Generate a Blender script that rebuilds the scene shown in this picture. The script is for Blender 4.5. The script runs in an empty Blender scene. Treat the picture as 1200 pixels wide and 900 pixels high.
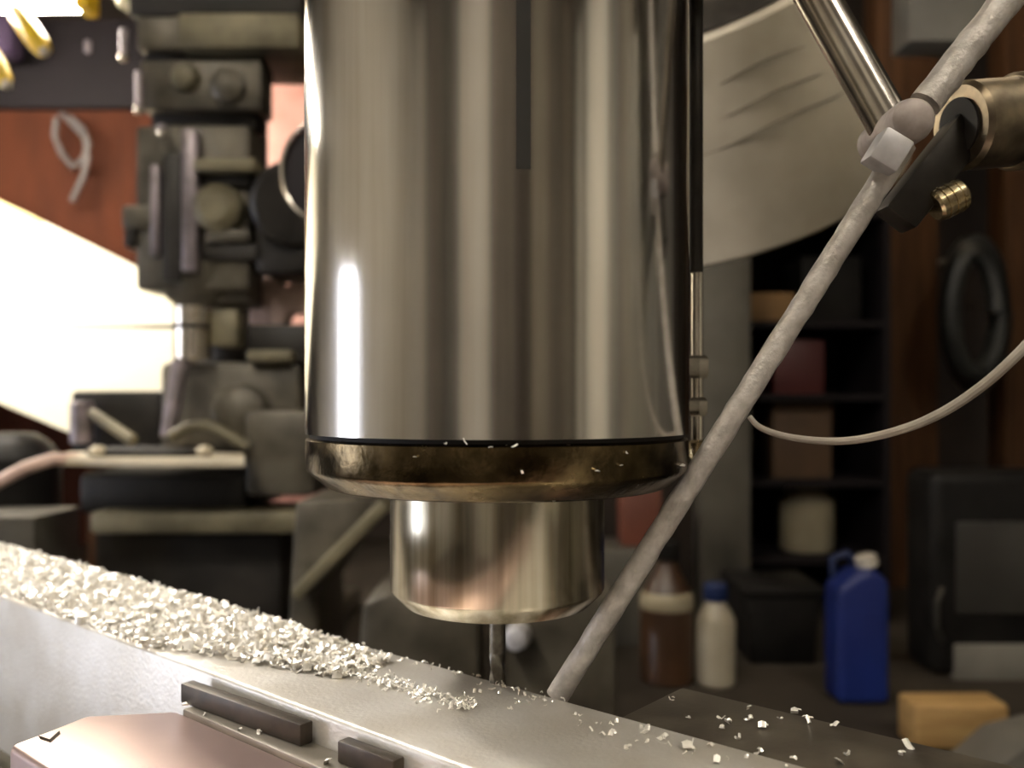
import bpy, bmesh, math, random
from mathutils import Vector, Matrix
random.seed(7)
sc = bpy.context.scene
col = sc.collection

# ------------------------------------------------------------------ camera, world, exposure
F = 1040.0            # focal length in pixels of the 1200 px frame
HZ = 470.0            # image row of the horizon
CZ = 1.2              # lens height above the floor
cam = bpy.data.cameras.new('camera')
cam.sensor_width = 36.0
cam.lens = 36.0 * F / 1200.0
cam.shift_y = (HZ - 450.0) / 1200.0
cam.clip_start = 0.01
cam.clip_end = 50
cam.dof.use_dof = True
cam.dof.focus_distance = 0.185
cam.dof.aperture_fstop = 15.0
camo = bpy.data.objects.new('camera', cam)
camo.location = (0, 0, CZ)
camo.rotation_euler = (math.pi / 2, 0, 0)
col.objects.link(camo)
sc.camera = camo

w = bpy.data.worlds.new('world')
sc.world = w
w.use_nodes = True
w.node_tree.nodes['Background'].inputs[0].default_value = (0.9, 0.85, 0.8, 1)
w.node_tree.nodes['Background'].inputs[1].default_value = 0.05

sc.view_settings.view_transform = 'Standard'
sc.view_settings.look = 'None'
sc.view_settings.gamma = 1.0
sc.view_settings.use_curve_mapping = False
sc.view_settings.exposure = 0.28

# ------------------------------------------------------------------ helpers
def lin(c):
    return tuple((v / 12.92 if v <= 0.04045 else ((v + 0.055) / 1.055) ** 2.4) for v in [x / 255.0 for x in c])

def mat(name, rgb, rough=0.5, metal=0.0, rgb2=None, scale=40.0, rvar=0.1, bump=0.0, bscale=None,
        stretch=(1, 1, 1), emit=0.0, aniso=0.0, detail=4.0, coat=0.0, lo=0.35, hi=0.65):
    m = bpy.data.materials.new(name)
    m.use_nodes = True
    nt = m.node_tree
    b = nt.nodes['Principled BSDF']
    c1 = lin(rgb)
    c2 = lin(rgb2) if rgb2 else tuple(v * 0.75 for v in c1)
    tc = nt.nodes.new('ShaderNodeTexCoord')
    mp = nt.nodes.new('ShaderNodeMapping')
    mp.inputs['Scale'].default_value = stretch
    nz = nt.nodes.new('ShaderNodeTexNoise')
    nz.inputs['Scale'].default_value = scale
    nz.inputs['Detail'].default_value = detail
    rp = nt.nodes.new('ShaderNodeValToRGB')
    rp.color_ramp.elements[0].position = lo
    rp.color_ramp.elements[1].position = hi
    rp.color_ramp.elements[0].color = (*c2, 1)
    rp.color_ramp.elements[1].color = (*c1, 1)
    L = nt.links.new
    L(tc.outputs['Object'], mp.inputs['Vector'])
    L(mp.outputs['Vector'], nz.inputs['Vector'])
    L(nz.outputs['Fac'], rp.inputs['Fac'])
    L(rp.outputs['Color'], b.inputs['Base Color'])
    mr = nt.nodes.new('ShaderNodeMapRange')
    mr.inputs['To Min'].default_value = max(0.02, rough - rvar)
    mr.inputs['To Max'].default_value = min(1.0, rough + rvar)
    L(nz.outputs['Fac'], mr.inputs['Value'])
    L(mr.outputs['Result'], b.inputs['Roughness'])
    b.inputs['Metallic'].default_value = metal
    b.inputs['Coat Weight'].default_value = coat
    if aniso:
        b.inputs['Anisotropic'].default_value = aniso
        tg = nt.nodes.new('ShaderNodeTangent')
        tg.direction_type = 'RADIAL'
        tg.axis = 'Z'
        L(tg.outputs['Tangent'], b.inputs['Tangent'])
    if bump:
        nb = nt.nodes.new('ShaderNodeTexNoise')
        nb.inputs['Scale'].default_value = bscale or scale * 3
        nb.inputs['Detail'].default_value = 5
        L(mp.outputs['Vector'], nb.inputs['Vector'])
        bp = nt.nodes.new('ShaderNodeBump')
        bp.inputs['Strength'].default_value = bump
        bp.inputs['Distance'].default_value = 0.001
        L(nb.outputs['Fac'], bp.inputs['Height'])
        L(bp.outputs['Normal'], b.inputs['Normal'])
    if emit:
        L(rp.outputs['Color'], b.inputs['Emission Color'])
        b.inputs['Emission Strength'].default_value = emit
    return m

OFF = {}              # world translation of every object that may be a parent

def props(o, label=None, cat=None, group=None, kind=None):
    if label: o['label'] = label
    if cat: o['category'] = cat
    if group: o['group'] = group
    if kind: o['kind'] = kind
    return o

def thing(name, loc, label, cat, group=None):
    o = bpy.data.objects.new(name, None)
    o.empty_display_size = 0.02
    o.location = loc
    col.objects.link(o)
    OFF[o.name] = Vector(loc)
    return props(o, label, cat, group)

def frame(d):
    d = Vector(d).normalized()
    up = Vector((0, 0, 1)) if abs(d.z) < 0.9 else Vector((1, 0, 0))
    a = d.cross(up).normalized()
    b = d.cross(a).normalized()
    return a, b, d

class MB:
    """collects shapes in world coordinates and links them as one mesh object"""
    def __init__(self):
        self.bm = bmesh.new()

    def hull8(self, pts):
        v = [self.bm.verts.new(p) for p in pts]
        for f in ((0, 3, 2, 1), (4, 5, 6, 7), (0, 1, 5, 4), (1, 2, 6, 5), (2, 3, 7, 6), (3, 0, 4, 7)):
            self.bm.faces.new([v[i] for i in f])
        return self

    def box(self, lo, hi):
        x0, y0, z0 = lo
        x1, y1, z1 = hi
        return self.hull8([(x0, y0, z0), (x1, y0, z0), (x1, y1, z0), (x0, y1, z0),
                           (x0, y0, z1), (x1, y0, z1), (x1, y1, z1), (x0, y1, z1)])

    def obox(self, c, ax, half):
        c = Vector(c)
        a, b, d = [Vector(v).normalized() * h for v, h in zip(ax, half)]
        return self.hull8([c - a - b - d, c + a - b - d, c + a + b - d, c - a + b - d,
                           c - a - b + d, c + a - b + d, c + a + b + d, c - a + b + d])

    def lathe(self, prof, base, axis=(0, 0, 1), seg=32, cap=(True, True), arc=None):
        a, b, d = frame(axis)
        base = Vector(base)
        rings = []
        for r, h in prof:
            ring = []
            for k in range(seg):
                t = 2 * math.pi * k / seg
                ring.append(self.bm.verts.new(base + d * h + (a * math.cos(t) + b * math.sin(t)) * r))
            rings.append(ring)
        for r0, r1 in zip(rings, rings[1:]):
            for k in range(seg):
                self.bm.faces.new([r0[k], r0[(k + 1) % seg], r1[(k + 1) % seg], r1[k]])
        if cap[0]: self.bm.faces.new(rings[0][::-1])
        if cap[1]: self.bm.faces.new(rings[-1])
        return self

    def cyl(self, p0, p1, r0, r1=None, seg=20, ch=0.0):
        p0, p1 = Vector(p0), Vector(p1)
        r1 = r0 if r1 is None else r1
        Ln = (p1 - p0).length
        prof = [(r0, 0), (r1, Ln)] if not ch else [(r0 - ch, 0), (r0, ch), (r1, Ln - ch), (r1 - ch, Ln)]
        return self.lathe(prof, p0, p1 - p0, seg)

    def tube(self, pts, r, seg=10):
        pts = [Vector(p) for p in pts]
        rs = r if isinstance(r, (list, tuple)) else [r] * len(pts)
        rings = []
        pa = None
        for i, p in enumerate(pts):
            d = (pts[min(i + 1, len(pts) - 1)] - pts[max(i - 1, 0)]).normalized()
            if pa is None:
                a, b, _ = frame(d)
            else:
                a = (pa - d * pa.dot(d)).normalized()
                b = d.cross(a)
            pa = a
            rings.append([self.bm.verts.new(p + (a * math.cos(2 * math.pi * k / seg) + b * math.sin(2 * math.pi * k / seg)) * rs[i])
                          for k in range(seg)])
        for r0, r1 in zip(rings, rings[1:]):
            for k in range(seg):
                self.bm.faces.new([r0[k], r0[(k + 1) % seg], r1[(k + 1) % seg], r1[k]])
        self.bm.faces.new(rings[0][::-1])
        self.bm.faces.new(rings[-1])
        return self

    def prism(self, poly, off):
        """poly: world points of one face, off: extrusion vector"""
        off = Vector(off)
        a = [self.bm.verts.new(p) for p in poly]
        b = [self.bm.verts.new(Vector(p) + off) for p in poly]
        n = len(poly)
        self.bm.faces.new(a[::-1])
        self.bm.faces.new(b)
        for k in range(n):
            self.bm.faces.new([a[k], a[(k + 1) % n], b[(k + 1) % n], b[k]])
        return self

    def build(self, name, m, parent=None, loc=None, bevel=0.0, bseg=2, sharp=35):
        bm = self.bm
        bmesh.ops.recalc_face_normals(bm, faces=bm.faces)
        if bevel:
            es = [e for e in bm.edges if len(e.link_faces) == 2 and e.calc_face_angle(0) > math.radians(40)]
            bmesh.ops.bevel(bm, geom=es, offset=bevel, segments=bseg, affect='EDGES', profile=0.5, clamp_overlap=True)
        if parent is not None:
            off = OFF[parent.name]
        elif loc is not None:
            off = Vector(loc)
        else:
            xs = [v.co for v in bm.verts]
            off = Vector((sum(v.x for v in xs) / len(xs), sum(v.y for v in xs) / len(xs), min(v.z for v in xs)))
        for v in bm.verts: v.co -= off
        lim = math.radians(sharp)
        for f in bm.faces: f.smooth = True
        for e in bm.edges:
            if len(e.link_faces) != 2 or e.calc_face_angle(0) > lim: e.smooth = False
        me = bpy.data.meshes.new(name)
        bm.to_mesh(me)
        bm.free()
        me.materials.append(m)
        o = bpy.data.objects.new(name, me)
        col.objects.link(o)
        if parent is not None:
            o.parent = parent
        else:
            o.location = off
        OFF[o.name] = off.copy()
        return o

def at(x, y, Y):
    return Vector(((x - 600.0) / F * Y, Y, CZ - (y - HZ) / F * Y))

def pbox(x0, y0, x1, y1, Y, depth):
    """box whose front face spans the given directions at distance Y"""
    a, b = at(x0, y1, Y), at(x1, y0, Y)
    return (a.x, Y, a.z), (b.x, Y + depth, b.z)

# ------------------------------------------------------------------ materials
def streak_steel(name, rgb, rgb2, rough, aniso, vscale):
    m = mat(name, rgb, rough, 1.0, rgb2, vscale, 0.05, stretch=(1, 1, 0.03), aniso=aniso, detail=6)
    return m

M = {}
M['quill'] = streak_steel('ground_steel', (222, 219, 214), (196, 191, 184), 0.12, 0.7, 160)
M['nose'] = streak_steel('nose_steel', (206, 200, 184), (142, 132, 110), 0.2, 0.8, 230)
M['ring'] = mat('oily_steel', (118, 102, 74), 0.24, 1.0, (62, 52, 34), 160, 0.1, bump=0.12, bscale=500)
M['flat_black'] = mat('matte_black', (26, 22, 18), 0.75, 0.0)
M['mill_bit'] = mat('cutter_grey', (126, 122, 114), 0.35, 1.0, (88, 84, 78), 300)
M['alu'] = mat('milled_aluminium', (206, 203, 198), 0.38, 0.5, (190, 185, 176), 60, 0.08, bump=0.15, bscale=900, stretch=(1, 1, 1))
M['chip'] = mat('bright_chips', (252, 249, 242), 0.3, 0.4, (238, 234, 226), 200, 0.08)
M['jaw'] = mat('dark_jaw_steel', (84, 78, 68), 0.45, 0.4, (64, 58, 50), 120, 0.1, bump=0.1)
M['jaw_body'] = mat('vise_casting', (208, 184, 180), 0.32, 0.9, (194, 170, 165), 30, 0.03)
M['jaw_top'] = mat('vise_ledge', (108, 102, 92), 0.45, 0.5, (104, 98, 88), 150, 0.1)
M['strip'] = mat('dark_strip', (72, 64, 56), 0.45, 0.5, (54, 48, 42), 200)
M['rod'] = mat('cast_rod', (204, 199, 194), 0.42, 0.25, (170, 164, 158), 260, 0.08, bump=0.35, bscale=900)
M['chrome'] = mat('chrome', (238, 233, 226), 0.2, 1.0, (205, 196, 184), 60, 0.04)
M['clamp'] = mat('clamp_zinc', (206, 204, 206), 0.5, 0.45, (178, 176, 178), 200)
M['pin'] = mat('pin_end', (166, 156, 152), 0.6, 0.3, (142, 132, 128), 300)
M['swivel'] = mat('swivel_steel', (142, 128, 106), 0.36, 0.85, (96, 86, 72), 150)
M['dark_arm'] = mat('blackened_arm', (52, 47, 41), 0.45, 0.5, (36, 32, 28), 150)
M['brass'] = mat('brass', (216, 202, 168), 0.25, 1.0, (176, 158, 120), 300)
M['guard'] = mat('scuffed_grey_paint', (172, 163, 146), 0.5, 0.0, (140, 131, 115), 14, 0.08, bump=0.2, bscale=60)
M['scratch'] = mat('scratch_dark', (104, 96, 82), 0.7)
M['cable'] = mat('cable_grey', (176, 168, 158), 0.5, 0.0, (150, 142, 132), 80)
M['iron'] = mat('greasy_iron', (98, 92, 80), 0.45, 0.3, (62, 57, 48), 22, 0.12, bump=0.3, bscale=60)
M['iron_dark'] = mat('black_iron', (44, 40, 36), 0.5, 0.2, (26, 23, 20), 25, 0.1)
M['iron_olive'] = mat('olive_iron', (124, 116, 92), 0.5, 0.2, (88, 82, 64), 20, 0.1)
M['iron_lilac'] = mat('lilac_grey_iron', (150, 140, 146), 0.4, 0.5, (112, 104, 106), 40)  # pale lilac grey iron for ribs, bolts, handle and peg
M['white_board'] = mat('white_board', (246, 240, 220), 0.8, 0.0, (238, 230, 205), 5)
M['cream'] = mat('pale_cream', (226, 214, 150), 0.8, 0.0, (216, 204, 140), 10)
M['tray'] = mat('pale_tray', (214, 204, 182), 0.5, 0.0, (190, 178, 152), 12)
M['pink'] = mat('pink_paint', (214, 164, 150), 0.55, 0.0, (190, 136, 122), 10)
M['pinkish'] = mat('pale_pink_plastic', (226, 198, 184), 0.4, 0.0, (200, 170, 156), 25)
M['wood'] = mat('brown_wood', (84, 57, 36), 0.65, 0.0, (64, 42, 26), 9, 0.1, stretch=(6, 6, 0.6), bump=0.15)
M['wood_red'] = mat('red_brown_wood', (76, 40, 25), 0.85, 0.0, (58, 30, 19), 6, 0.1, stretch=(3, 3, 0.7), bump=0.1)
M['pale_wood'] = mat('pale_wood', (206, 170, 112), 0.6, 0.0, (184, 146, 92), 12, 0.1, stretch=(1, 6, 6), bump=0.1)
M['wall'] = mat('dim_wall', (62, 54, 48), 0.9, 0.0, (46, 40, 36), 2.5)
M['wall_pale'] = mat('pale_wall', (192, 186, 176), 0.9, 0.0, (178, 172, 162), 2.0)
M['floor'] = mat('concrete', (96, 90, 82), 0.8, 0.0, (74, 69, 62), 3, bump=0.1)
M['ceil'] = mat('ceiling_paint', (128, 120, 108), 0.9, 0.0, (112, 104, 94), 2)
M['bench'] = mat('bench_top', (66, 60, 53), 0.6, 0.0, (50, 45, 39), 8, bump=0.1)
M['steel_grey'] = mat('grey_post', (92, 88, 80), 0.55, 0.2, (74, 70, 62), 10)
M['tan'] = mat('tan_card', (136, 104, 66), 0.75, 0.0, (116, 88, 54), 15)
M['maroon'] = mat('maroon_tin', (70, 24, 23), 0.5, 0.0, (70, 22, 22), 12)
M['card'] = mat('brown_card', (88, 66, 46), 0.8, 0.0, (72, 53, 36), 12)
M['jar'] = mat('milky_jar', (160, 150, 126), 0.45, 0.0, (136, 126, 104), 14)
M['blue'] = mat('blue_plastic', (24, 46, 122), 0.5, 0.0, (17, 34, 98), 8)
M['blue_dark'] = mat('navy_plastic', (24, 44, 92), 0.5, 0.0, (18, 32, 70), 8)
M['cap_white'] = mat('white_cap', (200, 194, 182), 0.45, 0.0, (180, 172, 160), 20)
M['bottle'] = mat('white_bottle', (170, 161, 142), 0.45, 0.0, (150, 141, 123), 14)
M['amber'] = mat('brown_bottle', (70, 47, 29), 0.35, 0.0, (52, 34, 21), 12)
M['black_plastic'] = mat('black_plastic', (30, 28, 27), 0.45, 0.0, (20, 19, 18), 15)
M['screen'] = mat('grey_panel', (66, 64, 60), 0.35, 0.0, (50, 48, 45), 6)
M['label_grey'] = mat('pale_grey_panel', (128, 124, 116), 0.6, 0.0, (108, 104, 96), 10)
M['yellow'] = mat('yellow_handle', (226, 190, 40), 0.4, 0.0, (206, 168, 30), 30)
M['glass_pale'] = mat('pale_glass', (226, 220, 190), 0.25, 0.0, (196, 190, 150), 20)
M['hose'] = mat('black_hose', (34, 35, 33), 0.4, 0.0, (24, 24, 23), 25)
M['mill_paint'] = mat('mill_grey_paint', (128, 124, 110), 0.45, 0.0, (110, 106, 94), 8)
M['tube_warm'] = mat('tube_glow', (255, 247, 232), 0.5, 0.0, (255, 247, 232), 5, emit=42)
M['tube_dim'] = mat('tube_glow_dim', (255, 236, 204), 0.5, 0.0, (255, 236, 204), 5, emit=9)
M['daylight'] = mat('window_daylight', (236, 240, 255), 0.5, 0.0, (232, 238, 255), 2, emit=8)
M['tube_cool'] = mat('lamp_glow', (255, 246, 232), 0.5, 0.0, (255, 246, 232), 5, emit=120)
M['board_brown'] = mat('board_brown', (104, 97, 88), 0.8, 0.0, (92, 85, 77), 4)
M['board_tan'] = mat('board_tan', (142, 134, 120), 0.8, 0.0, (128, 120, 106), 4)
M['board_pale'] = mat('board_pale', (238, 232, 216), 0.8, 0.0, (226, 219, 202), 4)
M['wire'] = mat('grey_wire', (92, 86, 84), 0.5, 0.2, (76, 70, 68), 30)
M['fixture'] = mat('fixture_enamel', (220, 214, 200), 0.5, 0.0, (206, 200, 186), 5)
M['purple'] = mat('purple_cloth', (52, 36, 60), 0.85, 0.0, (42, 28, 48), 12)
M['dark_panel'] = mat('dark_panel', (28, 23, 25), 0.7, 0.0, (20, 16, 18), 6)

for k in ('dark_panel', 'wood_red', 'wall', 'black_plastic', 'bench', 'wood'):
    M[k].node_tree.nodes['Principled BSDF'].inputs['Specular IOR Level'].default_value = 0.15

# ------------------------------------------------------------------ room
RX0, RX1, RY0, RY1, RZ = -2.4, 2.4, -2.2, 2.6, 2.7
def struct(name, lo, hi, m, label):
    return props(MB().box(lo, hi).build(name, m), label, None, None, 'structure')
struct('floor', (RX0 - .1, RY0 - .1, -0.1), (RX1 + .1, RY1 + .1, 0), M['floor'], 'grey concrete workshop floor')
struct('ceiling', (RX0 - .1, RY0 - .1, RZ), (RX1 + .1, RY1 + .1, RZ + .1), M['ceil'], 'plain painted workshop ceiling')
struct('wall_front', (RX0 - .1, RY1, 0), (RX1 + .1, RY1 + .1, RZ), M['wall'], 'dark workshop wall behind the shelves')
struct('wall_left', (RX0 - .1, RY0, 0), (RX0, RY1, RZ), M['wall_pale'], 'pale workshop wall on the lamp side')
wr = struct('wall_right', (RX1, RY0, 0), (RX1 + .1, RY1, RZ), M['wall'], 'dark workshop wall on the shelf side')
wb = struct('wall_back', (RX0 - .1, RY0 - .1, 0), (RX1 + .1, RY0, RZ), M['wall'], 'dark workshop wall behind the lens with added streak boards')

# boards added on unseen walls, toned to give the polished quill its streaks
def streak_boards(spec, parent, axis):
    for a0, a1, key in spec:
        if axis == 'x':
            MB().box((a0, RY0, 0.05), (a1, RY0 + 0.03, RZ - 0.05)).build('board', M[key], parent)
        else:
            MB().box((RX1 - 0.03, a0, 0.05), (RX1, a1, RZ - 0.05)).build('board', M[key], parent)
streak_boards([(-2.35, -1.95, 'wall_pale'), (-1.92, -1.35, 'board_brown'), (-1.3, -0.9, 'steel_grey'), (-0.86, -0.14, 'wall_pale'), (-0.10, 0.45, 'board_brown'),
           (0.86, 1.3, 'board_tan'), (1.34, 1.8, 'board_brown'), (1.84, 2.12, 'board_tan')], wb, 'x')
streak_boards([(-2.15, -1.93, 'board_pale'), (-1.72, -0.93, 'board_pale'), (-0.88, -0.55, 'label_grey'), (-0.5, -0.1, 'board_tan'), (0.5, 0.76, 'board_pale'), (0.8, 1.7, 'label_grey')], wr, 'y')

# daylight window in the left wall
wn = thing('window_1', (RX0, 0.25, 0.55), 'tall bright window in the pale left wall', None)
wn['kind'] = 'structure'
if 'category' in wn: del wn['category']
MB().box((RX0 + .002, -0.03, 0.55), (RX0 + .012, 0.53, 1.56)).build('pane', M['daylight'], wn)
for lo, hi in (((.002, -.08, .5), (.04, -.03, 1.61)), ((.002, .53, .5), (.04, .58, 1.61)), ((.002, -.03, .5), (.04, .53, .55)),
               ((.002, -.03, 1.56), (.04, .53, 1.61)), ((.012, -.03, .8), (.035, .53, .82))):
    MB().box((RX0 + lo[0], lo[1], lo[2]), (RX0 + hi[0], hi[1], hi[2])).build('window_frame', M['fixture'], wn)

# ceiling fluorescent fixtures
def strip_light(cx, cy, ln, along, label, glow='tube_warm'):
    t = thing('ceiling_light', (cx, cy, RZ), label, 'ceiling light', 'fluorescent ceiling lights')
    d = Vector((1, 0, 0)) if along == 'x' else Vector((0, 1, 0))
    s = Vector((0, 1, 0)) if along == 'x' else Vector((1, 0, 0))
    MB().obox((cx, cy, RZ - 0.04), (d, s, (0, 0, 1)), (ln / 2, 0.09, 0.04)).build('housing', M['fixture'], t, bevel=0.008)
    for k in (-1, 1):
        c = Vector((cx, cy, RZ - 0.105)) + s * 0.045 * k
        MB().cyl(c - d * (ln / 2 - .03), c + d * (ln / 2 - .03), 0.019, seg=14).build('tube', M[glow], t)
strip_light(0.75, -0.7, 1.3, 'y', 'fluorescent ceiling light over the right of the mill')
strip_light(-0.75, -0.7, 1.3, 'y', 'fluorescent ceiling light over the left of the mill')
strip_light(0.5, 1.35, 1.2, 'x', 'fluorescent ceiling light above the cluttered bench', 'tube_dim')

# ------------------------------------------------------------------ the mill
AX, AY = (583 - 600) / F * 0.205, 0.205
U = Vector((-1218, F, 0)).normalized()          # along the bar, away to the left
N = Vector((-U.y, U.x, 0))                      # across the bar, towards the lens
BAR_Z = CZ - 0.065
def V(u, n, dz=0.0):
    return Vector((AX, AY, BAR_Z + dz)) + U * u + N * n

q = thing('quill', (AX, AY, CZ - 0.0455), 'polished steel milling machine quill hanging over the aluminium bar', 'mill spindle')
sl = MB().lathe([(0.0415, -0.0072), (0.0435, -0.0071), (0.0435, 0.2)], (AX, AY, CZ), seg=128).build('sleeve', M['quill'], q)
MB().lathe([(0.0424, -0.0095), (0.0424, -0.0070)], (AX, AY, CZ), seg=96, cap=(False, False)).build('seam', M['flat_black'], q)
props(MB().lathe([(0.030, -0.0192), (0.0380, -0.0192), (0.0388, -0.0188), (0.0420, -0.0162), (0.0429, -0.0155), (0.0433, -0.0148), (0.0433, -0.0085), (0.0425, -0.0080)],
           (AX, AY, CZ), seg=128).build('end_cap', M['ring'], q), 'oily brown chamfered end cap')
MB().lathe([(0.0195, -0.0462), (0.0212, -0.0462), (0.0242, -0.0432), (0.0246, -0.0424), (0.0246, -0.019)], (AX, AY, CZ), seg=96).build('spindle_nose', M['nose'], q)
# narrow black stripe laid over the front of the sleeve
def on_sleeve(px, zz, r):
    # point on the cylinder of radius r seen at column px
    t = (px - 600.0) / F
    a = 1 + t * t
    b = -2 * (t * AX + AY)
    c = AX * AX + AY * AY - r * r
    Y = (-b - math.sqrt(b * b - 4 * a * c)) / (2 * a)
    return Vector((t * Y, Y, zz))
def zfor(py, Y): return CZ - (py - HZ) / F * Y
kw = MB()
rk = 0.04358
n = 5
cols = [605 + (622 - 605) * k / n for k in range(n + 1)]
top = [on_sleeve(c, CZ + 0.195, rk) for c in cols]
bot = [on_sleeve(c, zfor(200, 0.163), rk) for c in cols]
tv = [kw.bm.verts.new(p) for p in top]
bv = [kw.bm.verts.new(p) for p in bot]
for k in range(n): kw.bm.faces.new([bv[k], bv[k + 1], tv[k + 1], tv[k]])
kw.build('dark_stripe', M['flat_black'], q)

mm = thing('milling_machine', (0.92, AY, 0), 'grey milling machine head and column gripping the polished quill', 'milling machine')
MB().lathe([(0.046, 0.124), (0.064, 0.124), (0.068, 0.128), (0.068, 0.42), (0.05, 0.44)], (AX, AY, CZ), seg=48).build('head_casting', M['mill_paint'], mm)
MB().box((AX + 0.05, AY - 0.05, CZ + 0.2), (0.8, AY + 0.05, CZ + 0.34)).build('ram', M['mill_paint'], mm, bevel=0.01)
MB().box((0.8, AY - 0.16, 0), (1.04, AY + 0.16, CZ + 0.4)).build('column', M['mill_paint'], mm, bevel=0.02)
MB().box((0.77, AY - 0.2, 0), (1.07, AY + 0.2, 0.1)).build('foot', M['mill_paint'], mm, bevel=0.01)

# unseen work light added above the frame to brighten bar and chips
M['spot_glow'] = mat('spot_glow', (255, 248, 238), 0.5, 0.0, (255, 248, 238), 5, emit=300)
wp = Vector((-0.36, 0.30, 1.68))
wd_ = (V(0.06, 0.015) - wp).normalized()
wl_ = thing('added_clip_light', wp, 'added unseen hooded light brightening the bar from above', 'lamp')
MB().lathe([(.012, -.07), (.02, -.06), (.026, -.03), (.05, .02), (.052, .022), (.047, .02), (.022, -.028)], wp, wd_, seg=32, cap=(True, False)).build('shade', M['dark_arm'], wl_)
MB().lathe([(.028, .0), (.032, .004), (.028, .008)], wp, wd_, seg=24).build('lens', M['spot_glow'], wl_)
MB().tube([wp - wd_ * .07, wp + Vector((.08, -.02, .16)), Vector((AX - .12, AY, CZ + .5)), Vector((AX - .02, AY, CZ + .43))], .006, 10).build('gooseneck', M['dark_arm'], wl_)

# cutter
em = thing('end_mill', (AX, AY, BAR_Z - 0.001), 'slender grey end mill cutting the rim of the bar', 'cutter')
MB().cyl((AX, AY, CZ - 0.05), (AX, AY, CZ - 0.0445), 0.0032, seg=20).build('collet', M['nose'], em)
MB().cyl((AX, AY, CZ - 0.058), (AX, AY, CZ - 0.05), 0.0019, seg=20).build('shank', M['mill_bit'], em)
fl = MB()
rings = []
for i in range(13):
    z = CZ - 0.058 - 0.0075 * i / 12
    ring = []
    for k in range(24):
        t = 2 * math.pi * k / 24
        r = 0.0019 * (0.78 + 0.22 * (0.5 + 0.5 * math.cos(4 * t)))
        tt = t + i * 0.14
        ring.append(fl.bm.verts.new((AX + r * math.cos(tt), AY + r * math.sin(tt), z)))
    rings.append(ring)
for a, b in zip(rings, rings[1:]):
    for k in range(24): fl.bm.faces.new([a[k], a[(k + 1) % 24], b[(k + 1) % 24], b[k]])
fl.bm.faces.new(rings[0]); fl.bm.faces.new(rings[-1][::-1])
fl.build('flutes', M['mill_bit'], em)

# quill stop rod just behind the quill
st = thing('stop_rod', (at(818, 560, 0.235).x, 0.235, CZ - 0.02), 'threaded chrome stop rod with nuts showing along the quill right edge', 'stop rod')
sx = at(817, 0, 0.235).x
MB().cyl((sx, 0.235, CZ - 0.016), (sx, 0.235, CZ + 0.036), 0.0016, seg=12).build('rod', M['chrome'], st)
MB().cyl((sx - .0005, 0.235, CZ + 0.034), (sx - .0005, 0.235, CZ + 0.2), 0.0021, seg=12).build('sheath', M['dark_arm'], st)
MB().lathe([(0.0025, 0), (0.0031, 0.001), (0.0031, 0.005), (0.0025, 0.006)], (sx, 0.235, CZ + 0.006), seg=6).build('nut', M['chrome'], st)
MB().lathe([(0.0022, 0), (0.0028, 0.001), (0.0028, 0.004), (0.002, 0.005)], (sx, 0.235, CZ - 0.004), seg=6).build('nut', M['chrome'], st)
MB().lathe([(0.001, -0.004), (0.0024, 0), (0.0024, 0.003), (0.0014, 0.004)], (sx, 0.235, CZ - 0.014), seg=12).build('tip', M['brass'], st)

# bar
bar = MB()
BH = 0.052
bar.hull8([V(-0.3, -0.0005, -BH), V(0.42, -0.0005, -BH), V(0.42, 0.0392, -BH), V(-0.3, 0.0392, -BH),
           V(-0.3, -0.0005), V(0.42, -0.0005), V(0.42, 0.0392), V(-0.3, 0.0392)])
bo = bar.build('aluminium_bar', M['alu'], bevel=0.0011, bseg=3)
props(bo, 'long square aluminium bar heaped with bright chips under the cutter', 'workpiece')

# vise
vz = -BH
vise = thing('machine_vise', V(0, 0.0196, vz - 0.028), 'dark steel machine vise gripping the aluminium bar', 'vise')
def vbox(name, u0, u1, n0, n1, z0, z1, m, parent, bevel=0.001, bseg=2):
    return MB().hull8([V(u1, n0, z0), V(u0, n0, z0), V(u0, n1, z0), V(u1, n1, z0),
                       V(u1, n0, z1), V(u0, n0, z1), V(u0, n1, z1), V(u1, n1, z1)]).build(name, m, parent, bevel=bevel, bseg=bseg)
vbox('base', -0.22, 0.12, -0.06, 0.09, vz - 0.028, vz - 0.0002, M['jaw_body'], vise, 0.003)
rj = vbox('rear_jaw', -0.26, -0.032, -0.0282, -0.0008, vz, -0.001, M['jaw'], vise, 0.0012)
vbox('front_jaw', -0.2, 0.056, 0.0394, 0.047, vz, -0.0062, M['jaw_top'], vise, 0.0006)
plan = [(-0.2, .0472), (.0575, .0472), (.0635, .0545), (.0705, .0625), (.0675, .0715), (.0650, .081), (-0.2, .081)]
MB().prism([V(u, n_, vz) for u, n_ in plan], (0, 0, BH - .0068)).build('jaw_carrier', M['jaw_body'], vise, bevel=.0016, bseg=3)

tb = thing('mill_table', V(0.05, 0.015, vz - 0.07), 'grey steel mill table carrying the machine vise', 'machine table')
vbox('table_top', -0.3, 0.45, -0.09, 0.11, vz - 0.07, vz - 0.0282, M['steel_grey'], tb, 0.002)
vbox('saddle', -0.12, 0.12, -0.08, 0.1, -0.75 + 0.0, vz - 0.0702, M['mill_paint'], tb, 0.01)
vbox('pedestal', -0.16, 0.16, -0.1, 0.12, -BAR_Z + 0.0005, -0.7502, M['mill_paint'], tb, 0.01)

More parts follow.
